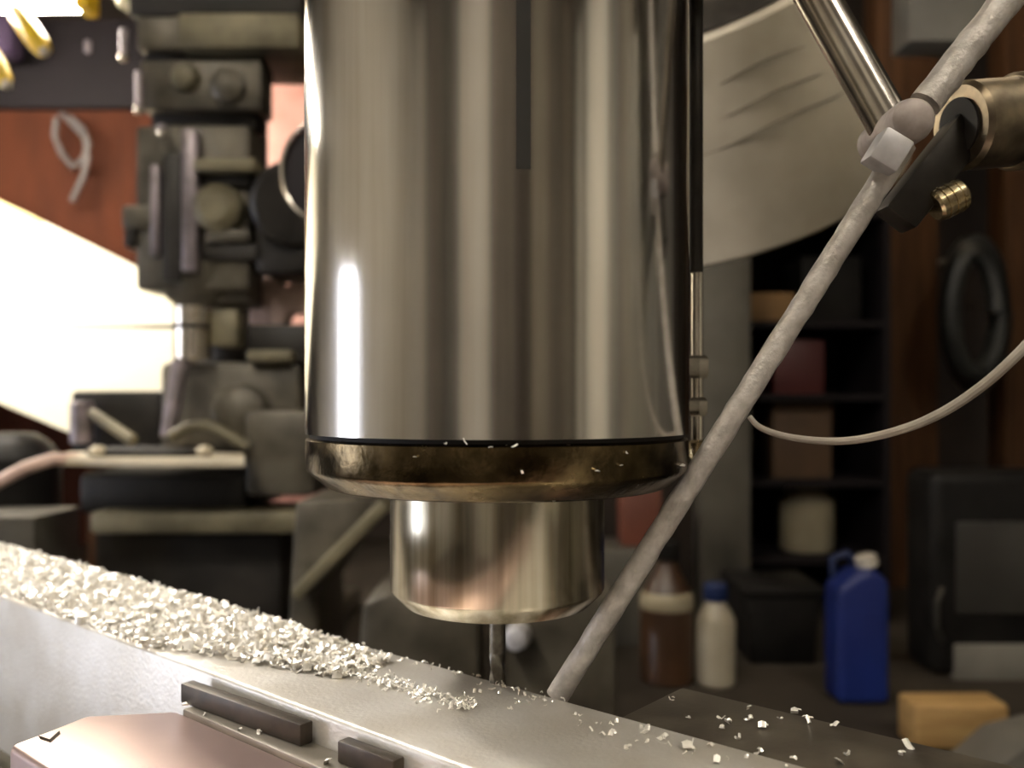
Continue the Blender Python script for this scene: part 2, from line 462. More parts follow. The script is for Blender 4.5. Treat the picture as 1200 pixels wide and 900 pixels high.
# narrow dark strips set beside the bar above the front jaw
def strip(p0, p1, h, th, label):
    a, b = Vector(p0), Vector(p1)
    d = (b - a)
    s = Vector((0, 0, 1)).cross(d).normalized()
    if s.dot(N) > 0: s = -s
    o = MB().obox((a + b) / 2 + s * th / 2 - Vector((0, 0, h / 2)), (d, s, (0, 0, 1)), (d.length / 2, th / 2, h / 2)).build('narrow_strip', M['strip'], bevel=0.0004)
    return props(o, label, 'steel strip', 'dark strips beside the bar')
strip(V(0.060, 0.0452, -0.0016), V(0.016, 0.0432, -0.0016), 0.0046, 0.0034, 'longer dark strip along the bar front edge')
strip(V(0.004, 0.0432, -0.0018), V(-0.012, 0.0428, -0.0018), 0.0044, 0.003, 'shorter dark strip along the bar nearer the lens')

# swarf heaped on the bar: uncountable
def shard(bm, c, s):
    ax = Vector((random.gauss(0, 1), random.gauss(0, 1), random.gauss(0, .6))).normalized()
    a, b, d = frame(ax)
    ln, wd = s * random.uniform(.6, 1.4), s * random.uniform(.35, .9)
    cv = s * random.uniform(-.5, .5)
    rows = []
    for k in range(3):
        t = k - 1
        p = c + d * ln * .5 * t + b * cv * (1 - t * t)
        rows.append([bm.verts.new(p + a * wd * .5 + b * .0001), bm.verts.new(p - a * wd * .5), bm.verts.new(p - b * s * .12)])
    for r0, r1 in zip(rows, rows[1:]):
        for k in range(3): bm.faces.new([r0[k], r0[(k + 1) % 3], r1[(k + 1) % 3], r1[k]])
    bm.faces.new(rows[0][::-1]); bm.faces.new(rows[-1])
sw = MB()
for i in range(7000):
    u = random.uniform(0.03, 0.36)
    k = min(1, max(0, (u - 0.03) / 0.06))
    lo, hi = 0.006 * (1 - k) + 0.0005 * k, 0.022 * (1 - k) + 0.0385 * k
    n_ = random.uniform(lo, hi)
    e = min((n_ + 0.003) / 0.012, (0.042 - n_) / 0.012, 1)
    z = random.uniform(0.0003, 0.0004 + 0.0042 * max(0, e) * (0.35 + 0.65 * k))
    shard(sw.bm, V(u, n_, z), random.uniform(.0010, .0030))
for i in range(520):
    u = random.uniform(-0.008, 0.06)
    n_ = random.gauss(0.0175, 0.0018)
    shard(sw.bm, V(u, n_, random.uniform(0.0002, 0.0014)), random.uniform(.0005, .0014))
for i in range(90):
    shard(sw.bm, V(random.uniform(-0.02, 0.1), random.uniform(0, 0.004), random.uniform(0.0002, 0.0008)), random.uniform(.0005, .0014))
for i in range(60):
    shard(sw.bm, V(random.uniform(-0.1, 0.0), random.uniform(0.0, 0.012), 0.0004), random.uniform(.0005, .0013))
o = sw.build('metal_chips', M['chip'], loc=V(0.15, 0.02))
props(o, 'glittering aluminium chips heaped along the bar', 'metal chips', None, 'stuff')

# single chips on the jaws
def chip(px, py, s, h, group, label):
    Y = F * h / (py - HZ)
    p = at(px, py, Y)
    m = MB()
    shard(m.bm, p + Vector((0, 0, s * .3)), s)
    if random.random() < .6: shard(m.bm, p + Vector((s * .3, 0, s * .5)), s * .7)
    props(m.build('metal_chip', M['chip']), label, 'metal chip', group)
HR = 0.066
for px, py, s in [(787, 820, .0012), (806, 843, .0011), (845, 842, .0016), (852, 848, .0017), (876, 845, .0018), (893, 853, .002),
                  (878, 832, .0016), (931, 838, .0022), (914, 842, .001), (945, 846, .0018), (976, 853, .0018),
                  (846, 856, .0015), (864, 866, .0014), (888, 884, .0018), (930, 890, .001), (1065, 876, .002), (1055, 886, .0016), (992, 885, .0014), (984, 895, .0015)]:
    chip(px, py, s, HR, 'chips scattered on the rear jaw', 'bright chip lying on the dark rear jaw')
for px, py, s in [(716, 862, .0018), (735, 878, .0014), (756, 858, .002), (776, 866, .0018), (805, 877, .0022), (840, 893, .002)]:
    chip(px, py, s, 0.065, 'chips near the right of the bar', 'bright chip lying loose on the bar right of the rod')
for px, py, s in [(218, 827, .0018), (239, 838, .0009), (281, 856, .0009), (303, 860, .0013), (384, 896, .0018)]:
    chip(px, py, s, 0.0712, 'chips on the front jaw', 'bright chip lying on the ledge of the front jaw')
m = MB(); shard(m.bm, at(58, 861, 0.172), 0.0028)  # dark shard stands in for the shadow of a chip
props(m.build('metal_chip', M['strip']), 'single dark shard for a chip shadow beside the rounded vise end', 'metal chip')
# tiny beads of coolant and chips round the end cap
for i, (px, py, s) in enumerate([(545, 517, .0012), (522, 519, .0010), (603, 522, .0012), (612, 553, .0009), (650, 583, .0022), (486, 535, .0008), (735, 530, .0009), (728, 545, .001), (700, 552, .0012), (800, 545, .0014), (575, 524, .0008)]):
    p = on_sleeve(px, 0, 0.0437); p.z = zfor(py, p.y)
    if py > 575: p.y += .006
    m = MB(); shard(m.bm, p, s)
    props(m.build('metal_chip', M['chip']), 'tiny bright chip stuck to the oily end cap', 'metal chip', 'chips stuck to the end cap')

# ------------------------------------------------------------------ jointed arm on the right
arm = thing('jointed_arm', (0.8, 0.19, CZ + 0.05), 'jointed steel arm whose long grey rod slants down to the bar', 'support arm')
def rough_rod(p0, p1, r, steps=60, jit=0.035):
    p0, p1 = Vector(p0), Vector(p1)
    return MB().tube([p0.lerp(p1, k / steps) + Vector((random.uniform(-1, 1), 0, random.uniform(-1, 1))) * r * jit for k in range(steps + 1)],
                     [r * random.uniform(1 - jit, 1 + jit) for k in range(steps + 1)], 16)
props(rough_rod(at(652, 817, 0.199), at(1060, 168, 0.188), 0.00255).build('rod', M['rod'], arm), 'long pitted grey rod')
rough_rod(at(1084, 122, 0.19), at(1480, -383, 0.19), 0.0034, 50).build('rod', M['rod'], arm)
MB().cyl(at(945, -25, 0.2) + (at(945, -25, 0.2) - at(1047, 155, 0.194)) * 1.6, at(1047, 155, 0.194), 0.0046, seg=32).build('chrome_rod', M['chrome'], arm)
MB().lathe([(0.0012, 0), (0.0032, 0.0004), (0.0043, 0.0014), (0.0046, 0.003), (0.0046, 0.022)], at(1074, 137, 0.181), (0.05, 1, 0.03), seg=28).build('joint_pin', M['pin'], arm)
c = at(1044, 176, 0.183)
d = (at(1068, 155, 0.188) - at(655, 812, 0.199)).normalized()
MB().obox(c + Vector((0, .002, 0)), (d, Vector((d.z, 0.0, -d.x)), (0, 1, 0)), (0.0036, 0.0033, 0.003)).build('clamp_block', M['clamp'], arm, bevel=0.0006)
p0 = at(1125, 148, 0.198); p1 = p0 + Vector((0.03, 0.006, 0.004))
MB().cyl(p0, p1, 0.0098, seg=36, ch=0.001).build('swivel_barrel', M['swivel'], arm)
MB().cyl(p0 - (p1 - p0) * .02, p0 + (p1 - p0) * .05, 0.0062, seg=28).build('socket', M['flat_black'], arm)
MB().cyl(p0 + (p1 - p0) * .42, p0 + (p1 - p0) * .7, 0.0108, seg=36, ch=0.0008).build('collar', M['swivel'], arm)
MB().cyl(p1, (0.8, p1.y + .0, p1.z + .03), 0.007, seg=20).build('mounting_bar', M['dark_arm'], arm)
MB().obox((at(1150, 130, .2) + at(1045, 262, .2)) / 2, (at(1150, 130, .2) - at(1045, 262, .2), Vector((.8, 0, -.6)), (0, 1, 0)), (0.0155, 0.0042, 0.004)).build('dark_link', M['dark_arm'], arm, bevel=0.001)
s0 = at(1094, 243, .197); s1 = at(1128, 226, .197)
sm = MB().cyl(s0, s1, 0.0036, seg=24, ch=0.0006).build('thumb_screw', M['brass'], arm)
for k in range(3):
    a_ = s0.lerp(s1, 0.25 + 0.25 * k)
    MB().cyl(a_, a_ + (s1 - s0) * .07, 0.0038, seg=24).build('ridge', M['brass'], sm)

cb = MB()
pts = [at(878, 488, .203), at(893, 502, .202), at(930, 513, .2), at(985, 517, .196), at(1040, 508, .19), at(1095, 488, .184), at(1150, 453, .178), at(1205, 402, .173), at(1265, 330, .17), at(1330, 240, .168)]
fine = []
for i in range(len(pts) - 1):
    q0, q1, q2, q3 = pts[max(0, i - 1)], pts[i], pts[i + 1], pts[min(len(pts) - 1, i + 2)]
    for k in range(6):
        t = k / 6
        fine.append(0.5 * ((2 * q1) + (q2 - q0) * t + (2 * q0 - 5 * q1 + 4 * q2 - q3) * t * t + (3 * q1 - q0 - 3 * q2 + q3) * t ** 3))
fine.append(pts[-1]); fine += [Vector((.3, .175, CZ + .07)), Vector((.8, .2, CZ + .1))]
cb.tube(fine, [0.0006 + 0.00045 * min(1, k / 30) for k in range(len(fine))], 10)
props(cb.build('thin_cable', M['cable']), 'thin grey cable sagging in a curve from the slanting rod', 'cable')

# ------------------------------------------------------------------ pale scuffed guard behind the quill
g = thing('round_guard', at(900, 150, 0.5), 'pale grey scuffed round metal guard behind the quill right side', 'machine guard')
ga = Vector((0.30, 0.42, -0.72)).normalized()
gb = at(803, 20, 0.50)
GP = [(0.066, 0.0), (0.071, 0.002), (0.080, 0.03), (0.098, 0.085), (0.105, 0.104), (0.1035, 0.106), (0.096, 0.08)]
MB().lathe([(0.02, -0.012), (0.05, -0.01), (0.064, -0.001)], gb, ga, seg=40).build('cap', M['dark_arm'], g)
MB().lathe(GP, gb, ga, seg=64, cap=(True, False)).build('shell', M['guard'], g)
MB().cyl(gb - ga * .01, (gb.x - 0.03, gb.y - .03, RZ), 0.012, seg=14).build('hanger', M['dark_arm'], g)
A, B, D = frame(ga)
for h, t0, t1 in ((0.022, 0, 360), (0.037, 0, 360), (0.05, 0, 360)):
    r = 0.080 + (h - .03) * .35 if h > .03 else 0.071 + (h - .002) * .3215
    MB().tube([gb + D * (h + .002 * math.sin(t * .11)) + (A * math.cos(math.radians(t)) + B * math.sin(math.radians(t))) * r for t in range(t0, t1 + 1, 6)], 0.0003, 6).build('scratch', M['scratch'], g)

# ------------------------------------------------------------------ benches
def bench(name, x0, x1, y0, y1, z, label):
    t = thing(name, ((x0 + x1) / 2, (y0 + y1) / 2, 0), label, 'workbench')
    MB().box((x0, y0, z - .05), (x1, y1, z)).build('bench_top', M['bench'], t, bevel=.004)
    for x in (x0 + .05, x1 - .11):
        for y in (y0 + .05, y1 - .11):
            MB().box((x, y, 0), (x + .06, y + .06, z - .05)).build('leg', M['wood'], t)
    return t
LZ, RBZ = 0.90, 0.778
bench('workbench', -1.9, 0.08, 0.62, 1.95, LZ, 'low dark workbench under the second machine')
bench('workbench', 0.14, 1.7, 0.95, 2.0, RBZ, 'low dark workbench under the jars and jugs')

# ------------------------------------------------------------------ second machine (left)
Y2 = 1.0
dm = thing('drill_press', (at(240, 0, Y2).x, Y2 + .1, LZ), 'greasy dark drill press with short chrome spindle behind the quill', 'drill press')
def dbox(name, x0, y0, x1, y1, m, dep=0.1, Y=Y2, bevel=0.004, parent=None):
    return MB().box(*pbox(x0, y0, x1, y1, Y, dep)).build(name, M[m], parent or dm, bevel=bevel)
def dcyl(name, xc, y0, y1, rp, m, Y=Y2, seg=28, ch=0.002, parent=None):
    p0, p1 = at(xc, y1, Y), at(xc, y0, Y)
    return MB().cyl(p0, p1, rp / F * Y, seg=seg, ch=ch).build(name, M[m], parent or dm)
# column and foot behind the head
MB().cyl((at(262, 0, 1.16).x, 1.2, LZ), (at(262, 0, 1.16).x, 1.2, CZ + .62), 0.045, seg=24).build('column', M['iron_dark'], dm)
MB().box((at(150, 0, 1).x, 0.95, LZ), (at(370, 0, 1).x, 1.3, LZ + .03)).build('foot', M['iron'], dm, bevel=.006)
dbox('head_top', 150, -60, 352, 18, 'iron_dark', .2)
dbox('top_flange', 208, 14, 350, 56, 'iron_olive', .12, Y2 - .012)
dbox('side_flange', 160, 18, 212, 58, 'iron', .12)
dbox('neck', 168, 52, 304, 76, 'iron_dark', .06, Y2 + .015)
dbox('upper_body', 164, 70, 306, 128, 'iron', .05)
MB().lathe([(.004, -.012), (.012, -.01), (.017, -.002), (.018, .01)], at(218, 92, Y2), (0, 1, 0), seg=20).build('boss', M['iron_olive'], dm)
MB().lathe([(.010, -.014), (.019, -.008), (.021, .01)], at(268, 102, Y2), (0, 1, 0), seg=20).build('boss', M['iron'], dm)
dbox('waist', 176, 124, 300, 150, 'iron_dark', .05, Y2 + .02)
dbox('lower_body', 158, 146, 292, 340, 'iron', .06, Y2 + .004, .006)
dbox('rib', 212, 150, 230, 318, 'iron_lilac', .03, Y2 - .014, .003)
dbox('rib', 175, 192, 186, 300, 'iron_lilac', .02, Y2 - .006, .003)
dbox('slot', 190, 180, 212, 330, 'iron_dark', .02, Y2 - .004, .002)
dbox('hood', 226, 184, 298, 200, 'iron_olive', .05, Y2 - .02, .004)
dbox('recess', 230, 200, 292, 218, 'iron_dark', .02, Y2 - .004, .002)
MB().lathe([(.016, -.022), (.026, -.014), (.03, .01)], at(258, 246, Y2), (0, 1, 0), seg=24).build('gear_cover', M['iron_olive'], dm)
dbox('lip', 240, 268, 292, 284, 'iron', .03, Y2 - .012, .004)
dbox('recess', 238, 286, 300, 304, 'iron_dark', .02, Y2 - .004, .002)
MB().cyl(at(345, 240, Y2 + .06), at(345, 240, Y2 - .02), .048, seg=28, ch=.006).build('motor_drum', M['iron_dark'], dm)
dbox('motor_block', 298, 250, 362, 320, 'iron_dark', .1, Y2 + .0, .008)
dbox('feed_block', 142, 240, 178, 268, 'iron', .06, Y2 - .004)
dbox('side_nub', 144, 262, 158, 290, 'iron_dark', .04, Y2)
MB().lathe([(.030, 0), (.044, .012), (.052, .03), (.055, .05)], at(240, 362, Y2 + .05), (0, 0, 1), seg=32).build('lower_collar', M['iron'], dm)
dbox('collar_block', 236, 306, 292, 356, 'iron', .06, Y2 + .02, .006)
for x, y, l in ((145, 34, 32), (163, 84, 44), (190, 146, 10), (103, 50, 12)):
    if x == 103: continue
    b_ = MB().cyl(at(x, y + l, Y2 - .01), at(x, y, Y2 - .01), .0042, seg=12, ch=.0008).build('bolt', M['iron_lilac'], dm)
    MB().lathe([(.002, 0), (.0055, .002), (.0058, .006), (.004, .008)], at(x, y + l + 6, Y2 - .012), (0, 0, 1), seg=12).build('bolt_head', M['chrome'], b_)
sp = dcyl('spindle', 226, 358, 422, 22, 'chrome', Y2 + .02)
dcyl('collar', 226, 381, 386, 23, 'iron_dark', Y2 + .02, parent=sp, ch=0.0005)
dbox('spindle_guard', 246, 362, 278, 405, 'iron_olive', .04, Y2 + .01)
MB().cyl(at(80, 383, Y2), at(208, 383, Y2 + .02), .0014, .0024, seg=10).build('pointer', M['iron_dark'], dm)
# table, small vise and castings under the spindle
dbox('table_block', 186, 424, 352, 530, 'iron', .2, Y2 + .03, .01)
dbox('table_bar', 288, 410, 342, 424, 'iron_olive', .06, Y2 + .01)
MB().lathe([(.018, -.03), (.03, -.022), (.035, .02)], at(285, 482, Y2 + .03), (0, 1, 0), seg=24).build('clamp_boss', M['iron'], dm)
l0, l1 = at(212, 424, Y2 - .005), at(196, 512, Y2 - .02)
MB().cyl(l0, l1, .010, .008, seg=14).build('handle', M['iron_lilac'], dm)
dbox('knee', 286, 480, 368, 582, 'iron', .16, Y2 - .02, .008)
dbox('side_block', 82, 458, 188, 532, 'iron_dark', .1, Y2 + .06, .006)
MB().cyl(at(108, 484, Y2 + .03), at(156, 516, Y2 + .0), .0065, seg=12).build('lever', M['iron_olive'], dm)
dcyl('lever_post', 96, 470, 520, 13, 'iron_lilac', Y2 + .04)
MB().tube([at(200 + 70 * t, 512 - 14 * math.sin(t * 3.1) , Y2 - .03) for t in [k / 10 for k in range(14)]], .006, 10).build('hose', M['iron_olive'], dm)
dbox('support', 92, 556, 288, 602, 'iron_dark', .16, Y2 + .0, .006)
dbox('cross_beam', 104, 600, 352, 626, 'iron_olive', .1, Y2 - .04, .005)
dbox('pedestal', 110, 624, 330, 780, 'iron_dark', .2, Y2 + .01, .006)

# pale tray on the press table
tr = thing('shallow_tray', at(175, 553, Y2 - .08), 'pale shallow tray holding a dark ring under the drill press', 'tray')
tp = [at(62, 541, .93), at(150, 553, .90), at(287, 550, .90), at(287, 540, 1.0), at(190, 532, 1.02), at(80, 530, 1.02)]
zt = at(0, 546, .92).z
MB().prism([Vector((p.x, p.y, zt)) for p in tp], (0, 0, .009)).build('plate', M['tray'], tr, bevel=.002)
c = Vector((at(172, 0, .95).x, .955, zt + .013))
MB().tube([c + Vector((.062 * math.cos(t / 24 * 2 * math.pi), .028 * math.sin(t / 24 * 2 * math.pi), 0)) for t in range(25)], .0045, 8).build('ring', M['iron_dark'], tr)
for x in (115, 240):
    MB().lathe([(.008, 0), (.009, .004), (.004, .009)], at(x, 532, .93), seg=12).build('knob', M['tray'], tr)
o = MB().tube([at(-20, 575, .9), at(30, 548, .9), at(62, 538, .92), at(90, 538, .94)], .0065, 10).build('pink_lever', M['pinkish'])
props(o, 'pale pink bent lever beside the shallow tray', 'lever')

# slanted castings below the quill
def foot(x, Y): return Vector((at(x, 0, Y).x, Y, LZ))
sc_ = thing('slanted_casting', foot(390, .78), 'brown wedge casting with olive slanting rail below the quill', 'casting')
MB().prism([foot(330, .78), at(346, 588, .78), at(448, 584, .78), at(372, 700, .78), foot(380, .78)], (0, .12, 0)).build('body', M['iron'], sc_, bevel=.004)
MB().obox((at(453, 590, .76) + at(354, 690, .76)) / 2, (at(453, 590, .76) - at(354, 690, .76), Vector((.7, 0, -.7)), (0, 1, 0)), (.054, .0055, .022)).build('rail', M['iron_olive'], sc_, bevel=.002)
o = MB().prism([foot(405, .66), at(424, 708, .66), at(455, 694, .66), at(540, 698, .66), at(562, 720, .66), foot(562, .66)], (0, .12, 0)).build('squat_casting', M['iron'], bevel=.006)
props(o, 'squat grey iron casting behind the spindle nose', 'casting')
ab = thing('angle_block', foot(680, .67), 'dim brown iron block with shiny bolt behind the end mill', 'casting')
a_, b_ = at(594, 696, .67), at(728, 690, .67)
MB().box((a_.x, .67, LZ), (.079, .78, a_.z)).build('body', M['iron'], ab, bevel=.006)
p = at(607, 745, .66)
MB().lathe([(.004, -.012), (.0088, -.010), (.0098, -.002), (.0098, .004), (.005, .006), (.005, .03)], p, (.25, 1, 0), seg=20).build('bolt', M['clamp'], ab)

# ------------------------------------------------------------------ far left: bright board, wood panel, lamp
bd = thing('white_board', at(60, 560, 1.5), 'glaring white tilted board behind the drill press', 'board')
c0, c1 = at(-700, -104, 1.55), at(216, 340, 1.55)
dv = (c1 - c0)
dn = Vector((dv.z, 0, -dv.x)).normalized()
if dn.z > 0: dn = -dn
hgt = 0.30
tilt = Vector((0, -0.25, 0))
quad = [c0, c1, at(207, 560, 1.40), at(-700, 178, 1.40)]
MB().prism(quad, (0, .012, 0)).build('sheet', M['white_board'], bd, bevel=.001)
e0 = c0.lerp(c1, .76)
MB().prism([e0 + Vector((0, -.004, 0)), c0.lerp(c1, .82) + Vector((0, -.004, 0)), c0.lerp(c1, .82) + dn * .06 + tilt * .06 + Vector((0, -.004, 0)), e0 + dn * .06 + tilt * .06 + Vector((0, -.004, 0))], (0, .003, 0)).build('cream_patch', M['cream'], bd)  # pale cream patch along the board's upper edge
for x in (-250, 120):
    MB().box((at(x, 0, 1.6).x - .015, 1.57, LZ), (at(x, 0, 1.6).x + .015, 1.6, CZ + .1 if x > 0 else CZ + .25)).build('prop_leg', M['wood'], bd)

o = MB().box(*pbox(-60, 128, 178, 638, 1.85, .03)).build('wood_panel', M['wood_red'], bevel=.003)
props(o, 'red brown wooden panel behind the white board', 'panel')
o = MB().box(*pbox(-90, 22, 172, 126, 1.83, .05)).build('dark_cabinet', M['dark_panel'], bevel=.004)
props(o, 'dark cabinet front above the wooden panel', 'cabinet')
o = MB().box(*pbox(-60, 14, 12, 62, 1.72, .06)).build('purple_cloth', M['purple'], bevel=.015, bseg=4)
props(o, 'dull purple folded cloth in the upper left corner', 'cloth')
lp = []
for k in range(29):
    t = k / 28
    x = 70 + 34 * math.sin(min(1, t * 1.25) * math.pi) * (1 if t < .8 else .0) + (22 * (t - .0) if t < .8 else 12)
    lp.append((x, 140 + 0 * t))
wl = [(66, 138), (64, 160), (72, 180), (86, 196), (98, 186), (104, 168), (98, 152), (82, 138), (72, 132), (84, 144), (99, 160), (103, 184), (97, 208), (84, 236)]
o = MB().tube([at(x, y, 1.8) for x, y in wl], .0065, 8).build('wire_loop', M['wire'])
props(o, 'grey wire loop hanging on the red brown panel', 'wire')

lm = thing('work_lamp', at(40, 0, 1.38), 'glaring white tube lamp in the top left corner', 'lamp')
LY = 1.2
l0, l1 = at(-560, -2, LY), at(92, -2, LY)
MB().cyl(l0, l1, .0175, seg=18).build('tube', M['tube_cool'], lm)
MB().box((l0.x, LY - .03, l0.z + .03), (l1.x + .02, LY + .05, l0.z + .06)).build('hood', M['fixture'], lm, bevel=.004)
MB().box((l1.x + .002, LY - .02, l0.z - .02), (l1.x + .02, LY + .02, l0.z + .03)).build('socket', M['yellow'], lm, bevel=.003)
MB().box(((l0.x + l1.x) / 2 - .02, LY, l0.z + .06), ((l0.x + l1.x) / 2 + .02, LY + .04, RZ)).build('hanger', M['iron_dark'], lm)
def handle(p0, p1, lab):
    t = thing('yellow_handle', p1, lab, 'tool handle', 'yellow handles by the lamp')
    d = Vector(p1) - Vector(p0)
    MB().lathe([(.009, 0), (.0135, d.length * .15), (.014, d.length * .75), (.011, d.length * .95), (.007, d.length)], p0, d, seg=16).build('grip', M['yellow'], t)
    MB().lathe([(.006, d.length * .93), (.008, d.length * .97), (.005, d.length * 1.04)], p0, d, seg=16).build('end_cap', M['cap_white'], t)
handle(at(18, 12, 1.17), at(52, 60, 1.13), 'yellow handle hanging slanted under the lamp tube')
handle(at(-45, 12, 1.17), at(7, 98, 1.13), 'yellow handle cut off by the left picture border')
gp = at(164, 4, 1.15)
gbulb = thing('glass_bulb', gp, 'pale glass bulb hanging above the drill press', 'bulb')
MB().lathe([(.012, .055), (.014, .048), (.028, .035), (.034, .015), (.028, -.004), (.012, -.012)], gp, seg=24).build('globe', M['glass_pale'], gbulb)
MB().lathe([(.016, .05), (.018, .055), (.018, .09), (.01, .1)], gp, seg=18).build('socket', M['black_plastic'], gbulb)
MB().cyl(gp + Vector((0, 0, .1)), (gp.x, gp.y, RZ), .003, seg=8).build('cord', M['black_plastic'], gbulb)
o = MB().cyl(at(103, 62, 1.824), at(103, 48, 1.824), .007, seg=10, ch=.002).build('small_peg', M['iron_lilac'])
props(o, 'small grey peg on the dark cabinet', 'peg')

# things just left of the quill
a_, b_ = at(308, 0, 1.7), at(372, 86, 1.7)
o = MB().box((a_.x, 1.7, LZ), (b_.x, 1.8, b_.z)).build('pink_pillar', M['pink'], bevel=.006)
props(o, 'pink painted pillar between drill press and quill', 'pillar')
pl = MB().prism([at(290, 382, 1.08), at(292, 326, 1.08), at(320, 322, 1.08), at(334, 336, 1.08), at(352, 322, 1.08), at(366, 340, 1.08), at(366, 366, 1.08), at(335, 366, 1.08), at(333, 382, 1.08)], (0, .04, 0)).build('crumpled_wrapper', M['pinkish'], bevel=.006)
props(pl, 'crumpled pale pink wrapper left of the quill', 'wrapper')
dbox('back_block', 288, 380, 368, 425, 'iron_dark', .2, Y2 + .03, .004)
rg = thing('thin_ring', at(372, 200, .6), 'thin pale metal ring round a dark disc left of the quill', 'ring')
cc = at(374, 200, .62)
MB().tube([cc + Vector((.026 * math.cos(t / 40 * 2 * math.pi), 0, .034 * math.sin(t / 40 * 2 * math.pi))) for t in range(41)], .0016, 8).build('rim', M['chrome'], rg)
MB().prism([cc + Vector((.025 * math.cos(t / 40 * 2 * math.pi), .002, .033 * math.sin(t / 40 * 2 * math.pi))) for t in range(40)], (0, .004, 0)).build('disc', M['dark_panel'], rg)
MB().cyl(cc + Vector((0, .006, 0)), at(348, 238, .99), .006, seg=10).build('stem', M['iron_dark'], rg)
# dark things low on the left
o = MB().lathe([(.05, -.13), (.06, -.12), (.06, .10), (.045, .12), (.03, .13)], Vector((at(10, 0, 1.1).x, 1.1, LZ + .13)), seg=24).build('dark_pot', M['black_plastic'])
props(o, 'dark pot at the left border below the white board', 'pot')
o = MB().box(*pbox(-60, 606, 40, 800, .95, .1)).build('grey_block', M['steel_grey'], bevel=.002)
props(o, 'grey block below the pink lever at the left border', 'block')

# ------------------------------------------------------------------ right background: shelves, posts, jars
def post(name, x0, x1, Y, m, label, z0=0.0, z1=RZ, dep=.08):
    a, b = at(x0, 0, Y), at(x1, 0, Y)
    props(MB().box((a.x, Y, z0), (b.x, Y + dep, z1)).build(name, m, bevel=.004), label, 'post')
post('wooden_post', 1028, 1100, 2.05, M['wood'], 'broad brown wooden post right of the shelves')
post('wooden_post', 1178, 1240, 2.05, M['wood'], 'brown wooden post cut off by the right picture border')
post('grey_post', 820, 880, 1.62, M['steel_grey'], 'grey steel post standing on the bench behind the rod', RBZ, CZ + .45, .06)
sh = thing('shelf_rack', (at(930, 0, 1.75).x, 1.8, RBZ), 'dark shelf rack crowded with boxes behind the slanting rod', 'shelf')
xl, xr = at(872, 0, 1.75).x, at(1024, 0, 1.75).x
for py in (250, 377, 462, 562, 652):
    z = at(0, py, 1.72).z
    MB().box((xl, 1.70, z - .012), (xr, 1.95, z)).build('shelf_board', M['dark_panel'], sh)
for x in (xl - .012, xr):
    MB().box((x, 1.70, RBZ), (x + .012, 1.95, CZ + .6)).build('upright', M['dark_panel'], sh)
MB().box((xl, 1.95, RBZ), (xr, 1.96, CZ + .6)).build('back_panel', M['dark_panel'], sh)
def sbox(name, x0, y0, x1, shelf_py, m, label, cat, dep=.12):
    Y = 1.74
    z = at(0, shelf_py, 1.72).z
    a, b = at(x0, 0, Y), at(x1, y0, Y)
    props(MB().box((a.x, Y, z), (b.x, Y + dep, b.z)).build(name, M[m], bevel=.003), label, cat)
sbox('tan_box', 880, 343, 932, 377, 'tan', 'flat tan carton on the upper rack shelf', 'box')
sbox('dark_tin', 940, 300, 1010, 377, 'black_plastic', 'black tin on the upper rack shelf', 'tin')
sbox('maroon_tin', 908, 398, 966, 462, 'maroon', 'dark maroon tin on the second rack shelf', 'tin')
sbox('cardboard_box', 906, 472, 975, 562, 'card', 'brown cardboard box on the middle rack shelf', 'box')
z = at(0, 652, 1.72).z
jr = thing('milky_jar', (at(945, 0, 1.8).x, 1.8, z), 'cloudy pale jar on the lowest rack shelf', 'jar')
jx = at(945, 0, 1.8).x
MB().lathe([(.050, 0), (.054, .006), (.054, .10), (.04, .118), (.036, .13)], (jx, 1.8, z), seg=28).build('body', M['jar'], jr)
MB().lathe([(.038, .13), (.039, .134), (.039, .15), (.036, .153)], (jx, 1.8, z), seg=24).build('lid', M['label_grey'], jr)

# hose coil between the posts
o = MB().tube([at(1142 + 34 * math.cos(t / 10 * math.pi) * (1 - .004 * t), 366 + 88 * math.sin(t / 10 * math.pi) * (1 - .004 * t), 2.0 - .003 * t) for t in range(61)], .02, 8).build('hose_coil', M['hose'])
props(o, 'black hose coil hanging between the wooden posts', 'hose')
o = MB().lathe([(.004, 0), (.012, .004), (.012, RY1 - 1.9)], at(1149, 296, 1.9), (0, 1, 0), seg=12).build('hose_hook', M['label_grey'])
props(o, 'small grey hook at the top of the hose coil', 'hook')
a_, b_ = at(1066, 48, 1.2), at(1165, 48, 1.2)
o = MB().box((a_.x, 1.2, a_.z), (b_.x, 1.26, RZ)).build('ceiling_duct', M['label_grey'], bevel=.004)
props(o, 'grey duct hanging at the top right above the joint', 'duct')

# blue jug
def zbase(py): return RBZ
Yj = 1.23
jx0, jx1 = at(982, 0, Yj).x, at(1044, 0, Yj).x
jug = thing('blue_jug', ((jx0 + jx1) / 2, Yj + .05, RBZ), 'tall blue plastic jug with white cap on the bench', 'jug')
jt = at(0, 672, Yj).z
MB().prism([Vector((jx0, Yj, RBZ)), Vector((jx1, Yj, RBZ)), Vector((jx1, Yj, jt - .012)), Vector((jx1 - .022, Yj, jt + .006)), Vector((jx0 + .028, Yj, jt + .0)), Vector((jx0, Yj, jt - .022))], (0, .06, 0)).build('body', M['blue'], jug, bevel=.010, bseg=4)
MB().lathe([(.013, 0), (.015, .002), (.015, .016), (.012, .018)], (jx1 - .02, Yj + .03, jt + .003), (-.3, 0, 1), seg=20).build('cap', M['cap_white'], jug)
MB().tube([(jx0 + .012, Yj + .05, jt - .02), (jx0 + .01, Yj + .05, jt + .012), (jx0 + .03, Yj + .05, jt + .02), (jx0 + .045, Yj + .05, jt + .002)], .006, 8).build('handle', M['blue_dark'], jug)

